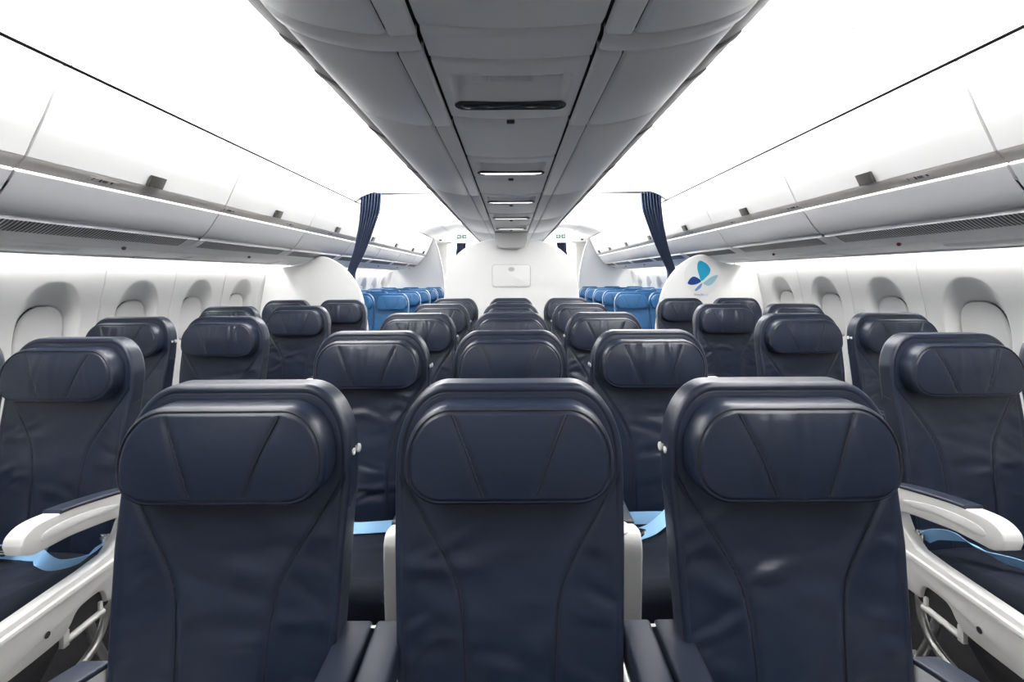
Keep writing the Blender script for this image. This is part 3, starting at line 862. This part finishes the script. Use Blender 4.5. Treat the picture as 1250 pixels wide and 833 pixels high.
# ================================================================== DIVIDERS, REAR WALL, CURTAINS
DIV = [(1.47, -HC + 0.001), (1.475, -0.90), (1.492, -0.53), (1.522, -0.33), (1.563, -0.166), (1.635, -0.03), (1.725, 0.082), (1.80, 0.140), (1.87, 0.180), (1.92, 0.200), (1.965, 0.208), (2.00, 0.205), (2.04, 0.190), (2.11, 0.152), (2.20, 0.122), (2.30, 0.104), (2.39, 0.096), (2.525, 0.092)]
def div_poly():
    top = catmull(DIV[2:], 4)
    return DIV[:2] + top + [(2.563, -0.10), (2.592, -0.25), (2.620, -0.45), (2.645, -0.70), (2.650, -0.95), (2.59, -HC + 0.001)]
DD = 5.0
for s in (-1, 1):
    root = thing('cabin_divider', (0, 0, 0), ('white divider with the blue butterfly emblem behind the right-hand rear seats' if s > 0 else 'plain white divider behind the left-hand rear seats'), 'partition', 'class dividers by the windows')
    part('panel', prism(Z(mirx(div_poly(), s)), 'y', DD, DD + 0.045, 0.010, 3), 'wall', root)
    # fillet where the panel meets the sidewall
    fl = [(2.47, 0.0), (2.53, -0.004), (2.56, -0.03), (2.575, -0.11), (2.63, -0.11), (2.63, 0.0)]
    pin = tube([(s * 2.30, DD - 0.02, HC + 0.100), (s * 2.30, DD - 0.02, HC + 0.150)], 0.006, 8)
    part('bracket_pin', pin, 'tube', root)
    if s > 0:
        def px(u, v):
            X = 820 + u / 11.9; Yp = 300 + v / 11.9
            dx, dy = X - 625.1, Yp - 336.5
            a = math.radians(0.3); rx = dx * math.cos(a) - dy * math.sin(a); ry = dx * math.sin(a) + dy * math.cos(a)
            return (rx * DD / 590, HC - ry * DD / 590)
        ring = [px(455 + 265 * math.cos(2 * math.pi * k / 64), 440 + 270 * math.sin(2 * math.pi * k / 64)) for k in range(64)]
        em = part('emblem_disc', prism(ring, 'y', DD - 0.0012, DD - 0.0002), 'wall', root)
        for nm, mm_, pts in (('wing', 'cyan', [(440, 512), (402, 420), (380, 330), (388, 245), (425, 220), (475, 240), (530, 280), (568, 345), (555, 405), (505, 460)]),
                             ('wing', 'royal', [(434, 517), (395, 475), (330, 450), (285, 470), (250, 515), (242, 552), (285, 570), (350, 565), (400, 545)]),
                             ('wing', 'paleaqua', [(466, 544), (520, 500), (590, 450), (650, 430), (676, 434), (655, 485), (610, 545), (560, 576), (505, 574)]),
                             ('wing', 'peri', [(450, 545), (405, 575), (362, 618), (343, 652), (365, 656), (400, 636), (432, 606)])):
            part(nm, prism([px(*p) for p in catmull(pts, 5, True)], 'y', DD - 0.0026, DD - 0.0012), mm_, em)
        for txt, u, mm_ in (('french', 397, 'greyink'), ('blue', 497, 'paleink')):
            x, z = px(u, 713)
            t = text_mesh(txt, 0.026 * 1.35); t.transform(Matrix.Translation((x, DD - 0.0018, z)) @ Matrix.Rotation(math.radians(90), 4, 'X'))
            part('lettering', t, mm_, em)

# rounded wall closing the middle block
RW = 5.30
half = [(0.785, -HC + 0.001), (0.775, -0.9), (0.755, -0.45), (0.737, -0.16), (0.715, 0.0), (0.670, 0.130), (0.600, 0.230), (0.500, 0.310), (0.380, 0.362), (0.240, 0.392), (0.10, 0.402)]
hp = half[:3] + catmull(half[3:], 5)
poly = [(x, z) for x, z in hp] + [(-x, z) for x, z in hp[::-1]]
root = thing('rear_wall_panel', (0, 0, 0), 'white round-topped wall closing off the middle block of seats', 'partition')
part('panel', prism(Z(poly), 'y', RW, RW + 0.06, 0.012, 3), 'wall', root)
cap = part('ceiling_cap', prism(Z([(-0.178, 0.475), (-0.178, 0.365), (-0.165, 0.325), (-0.135, 0.302), (-0.09, 0.296), (0.09, 0.296), (0.135, 0.302), (0.165, 0.325), (0.178, 0.365), (0.178, 0.475)]), 'y', RW - 0.10, RW + 0.01, 0.014, 3), 'wall', root)
def rrect(x0, x1, z0, z1, r, n=6):
    p = []
    for cx, cz, a0 in ((x1 - r, z1 - r, 0), (x0 + r, z1 - r, 90), (x0 + r, z0 + r, 180), (x1 - r, z0 + r, 270)):
        for k in range(n + 1): an = math.radians(a0 + 90 * k / n); p.append((cx + r * math.cos(an), cz + r * math.sin(an)))
    return p
h_ = part('hatch', prism(rrect(-0.204, 0.200, HC - 0.122, HC + 0.112, 0.028), 'y', RW - 0.010, RW + 0.004, 0.004), 'wall', root)
part('hatch_surround', join([tube([(x, RW - 0.001, z) for x, z in rrect(-0.212, 0.208, HC - 0.130, HC + 0.120, 0.032)], 0.0028, 6, True)]), 'placard', root)
part('hatch_latch', prism([(0.0 + 0.034 * math.cos(a), HC + 0.068 + 0.024 * math.sin(a)) for a in np.linspace(0, 2 * math.pi, 28)[:-1]], 'y', RW - 0.013, RW - 0.009), 'placard', h_)

# curtains gathered beside the bins at the divider, and farther curtains at the rear doors
def curtain(name, d, L, R, s, label, group, nf=9, amp=0.03):
    """L / R: edge curves (x, z) from top to bottom, mirrored by s"""
    Lc = catmull(L, 10); Rc = catmull(R, 10); n = min(len(Lc), len(Rc)); nu = nf * 10
    rng = random.Random(int(d * 100) + (s > 0)); V = []; F = []
    ph = [rng.uniform(-0.6, 0.6) for _ in range(nf + 2)]
    for j in range(n):
        for i in range(nu + 1):
            u = i / nu; t = j / (n - 1)
            wob = ph[int(u * nf)] * (1 - u * nf + int(u * nf)) + ph[int(u * nf) + 1] * (u * nf - int(u * nf))
            uu = u + 0.012 * math.sin(3 * t + wob * 3)
            x = Lc[j][0] * (1 - uu) + Rc[j][0] * uu; z = Lc[j][1] * (1 - u) + Rc[j][1] * u
            V.append((s * x, d + amp * (0.75 + 0.25 * math.cos(6 * t)) * math.sin(2 * math.pi * nf * u + wob), HC + z))
    for j in range(n - 1):
        for i in range(nu): q = j * (nu + 1) + i; F.append((q, q + 1, q + nu + 2, q + nu + 1))
    root = thing(name, (0, 0, 0), label, 'curtain', group)
    o = part('drape', mesh(V, F), 'curtain', root)
    md = o.modifiers.new('thick', 'SOLIDIFY'); md.thickness = 0.004
    tie = catmull([(L[-1][0] + 0.005, L[-1][1] + 0.03), ((L[-1][0] + R[-1][0]) / 2, L[-1][1] + 0.02), (R[-1][0] - 0.005, R[-1][1] + 0.03)], 4)
    part('tieback', tube([(s * x, d - amp - 0.004, HC + z) for x, z in tie], 0.008, 8), 'curtain', root)
    return root
for s in (-1, 1):
    sd = 'left' if s < 0 else 'right'
    curtain('curtain', 5.13, [(1.580, 0.880), (1.595, 0.70), (1.620, 0.50), (1.670, 0.27), (1.725, 0.10), (1.745, 0.02), (1.72, -0.05)],
            [(1.365, 0.878), (1.385, 0.70), (1.455, 0.50), (1.545, 0.27), (1.620, 0.12), (1.655, 0.03), (1.665, -0.05)], s,
            'navy curtain gathered against the %s bins at the divider' % sd, 'curtains at the class dividers', 7, 0.045)
    tag(link('curtain_rail', boxmesh([(s * 0.88 if s > 0 else -1.60, 1.60 if s > 0 else -0.88, 5.10, 5.135, HC + 0.862, HC + 0.884)], 0.003), 'dark'),
        'slim grey curtain rail across the %s aisle ceiling' % sd, 'rail', 'curtain rails')
    curtain('curtain', 10.35, [(1.175, 0.70), (1.185, 0.55), (1.215, 0.36), (1.255, 0.22), (1.27, 0.05), (1.27, -0.3)],
            [(0.965, 0.70), (0.985, 0.55), (1.04, 0.40), (1.125, 0.28), (1.19, 0.16), (1.23, -0.3)], s,
            'small navy curtain far off at the %s rear doorway' % sd, 'curtains at the rear doorways', 4, 0.02)
    tag(link('curtain_rail', boxmesh([(min(s * 0.94, s * 1.28), max(s * 0.94, s * 1.28), 10.32, 10.38, HC + 0.698, HC + 0.715), (min(s * 1.0, s * 1.02), max(s * 1.0, s * 1.02), 10.34, 10.36, HC + 0.71, HC + 0.945)], 0.002), 'white'),
        'short white curtain rail at the far %s rear doorway' % sd, 'rail', 'rear curtain rails')
    # exit sign hung at the rear end of the aisle
    rs = thing('exit_sign', (s * 0.985, 9.6, HC + 0.775), 'green and white exit sign over the far end of the %s aisle' % sd, 'sign', 'exit signs'); rs.scale = (0.78, 0.78, 0.78)
    part('sign_board', boxmesh([(-0.125, 0.125, 0.0, 0.02, -0.055, 0.055)], 0.004), 'exitw', rs)
    part('hanger', boxmesh([(-0.10, -0.09, 0.005, 0.015, 0.05, 0.16), (0.09, 0.10, 0.005, 0.015, 0.05, 0.16)], 0.001), 'white', rs)
    for q, cx in ((-1, -0.068), (1, 0.068)):
        t = part('pictogram', boxmesh([(cx - 0.05, cx + 0.05, -0.004, 0.0, -0.046, 0.046)], 0.001), 'exit', rs)
        ar = [(cx - q * 0.008 + q * a, b) for a, b in ((0.048, 0.014), (0.012, 0.014), (0.012, 0.034), (-0.026, 0.0), (0.012, -0.034), (0.012, -0.014), (0.048, -0.014))]
        part('arrow', prism(ar, 'y', -0.006, -0.004), 'exitw', t)
    part('figure', boxmesh([(-0.006, 0.006, -0.004, 0.0, -0.02, 0.02)], 0.001), 'greyink', rs)
    # rear partition following the bin section
    RP = [(1.415, -HC + 0.001), (1.42, -0.30), (1.445, 0.05), (1.50, 0.36), (1.56, 0.60), (1.625, 0.775), (1.66, 0.79), (1.72, 0.62), (1.80, 0.452), (1.84, 0.396), (1.90, 0.315), (1.97, 0.245), (2.08, 0.175), (2.20, 0.142), (2.42, 0.13), (2.525, 0.09), (2.592, -0.25), (2.645, -0.70), (2.59, -HC + 0.001)]
    rp = thing('cabin_divider', (0, 0, 0), 'white partition closing the far end of the %s blue seat block' % sd, 'partition', 'rear partitions')
    part('panel', prism(Z(mirx(RP, s)), 'y', 10.22, 10.27, 0.008, 2), 'wall', rp)
    part('edge_trim', tube([(s * x, 10.215, HC + z) for x, z in catmull(RP[1:6], 4)], 0.010, 8), 'white', rp)
    # door jamb beyond it
    jb = thing('door_frame', (0, 0, 0), 'white door frame between the rear partition and far %s curtain' % sd, 'door frame', 'rear door frames')
    part('post', boxmesh([(min(s * 1.27, s * 1.44), max(s * 1.27, s * 1.44), 10.75, 11.2, 0.001, HC + 0.74)], 0.01), 'white', jb)
    part('head_box', boxmesh([(min(s * 1.27, s * 1.75), max(s * 1.27, s * 1.75), 10.6, 11.2, HC + 0.745, HC + 0.90)], 0.01), 'white', jb)
    part('handle', boxmesh([(min(s * 1.425, s * 1.445), max(s * 1.425, s * 1.445), 10.72, 10.752, HC - 0.20, HC + 0.02)], 0.004), 'latch', jb)
    part('spot', boxmesh([(min(s * 1.52, s * 1.58), max(s * 1.52, s * 1.58), 10.585, 10.60, HC + 0.765, HC + 0.80)], 0.004), 'latch', jb)
    struct('wall_far_' + sd, boxmesh([(min(s * 1.42, s * 2.7), max(s * 1.42, s * 2.7), 11.25, 11.3, 0, HC + 0.95)], 0), 'wall', False)

# ================================================================== SEATS
rowname = ['front', 'second', 'third', 'fourth', 'last']
CX = 0.540
pos3 = {-1: 'left', 0: 'middle', 1: 'right'}
for r in range(5):
    d = 0.987 + 0.914 * r
    for c in (-1, 0, 1):
        hooks = (1,) if c == -1 else ((-1,) if c == 1 else ())
        hi = {(0, -1): 0, (0, 0): 0, (0, 1): 2}.get((r, c), [1, 2, 0, 3, 1][(r * 2 + c) % 5])
        bi = {(0, -1): 1, (0, 0): 0, (0, 1): 2}.get((r, c), (r + c + 3) % 4)
        belt = 'loop' if c == 1 else 'flat'
        lab = 'navy leather seat, %s of three in the %s row of the middle block' % (pos3[c], rowname[r])
        if r == 0: lab = ['large navy leather seat at the front left, showing two studs on its right flank', 'large navy leather seat in the very middle of the foreground', 'large navy leather seat at the front right with creases across its headrest'][c + 1]
        seat(c * CX - 0.006, d, lab, GN, 'navy', bi, hi, belt, hooks, c)
    for c in (-0.5, 0.5):
        console(c * CX * 1.025, d, 'white console with twin navy armrest pads, %s of the middle seat in the %s row' % ('left' if c < 0 else 'right', rowname[r]))
side_n = ['nearest', 'second', 'third', 'rearmost']
for s in (-1, 1):
    sd = 'left' if s < 0 else 'right'
    for k in range(4):
        d = (0.91 + k + 1) * 0.914
        for c in (0, 1):
            x = s * (1.57 + 0.515 * c)
            place = 'aisle' if c == 0 else 'window'
            lab = 'navy leather %s seat in the %s visible row on the %s of the cabin' % (place, side_n[k], sd)
            belt = ('hip1' if s < 0 else 'over-1') if c == 0 else 'flat'
            seat(x, d, lab, GN, 'navy', (k + c + (s > 0)) % 4, [2, 1, 3, 2, 1, 3][(k * 2 + c + (s > 0)) % 6], belt, () if c == 0 else (-s,), -s if c == 0 else 0)
        console(s * (1.57 + 0.2575), d, 'white armrest console between the two navy seats of the %s %s-side row' % (side_n[k], sd), 0.5)
blue_n = ['first', 'second', 'third', 'fourth', 'fifth']
for s in (-1, 1):
    sd = 'left' if s < 0 else 'right'
    for k in range(5):
        d = 6.15 + 0.808 * k
        for c, nm in enumerate(('aisle', 'middle', 'window')):
            if c == 2 and k < 2: continue
            seat(s * (1.515 + 0.437 * c), d, 'bright blue %s seat in the %s row behind the %s divider' % (nm, blue_n[k], sd), GB, 'blue', 0, k + c, None, (), 0)
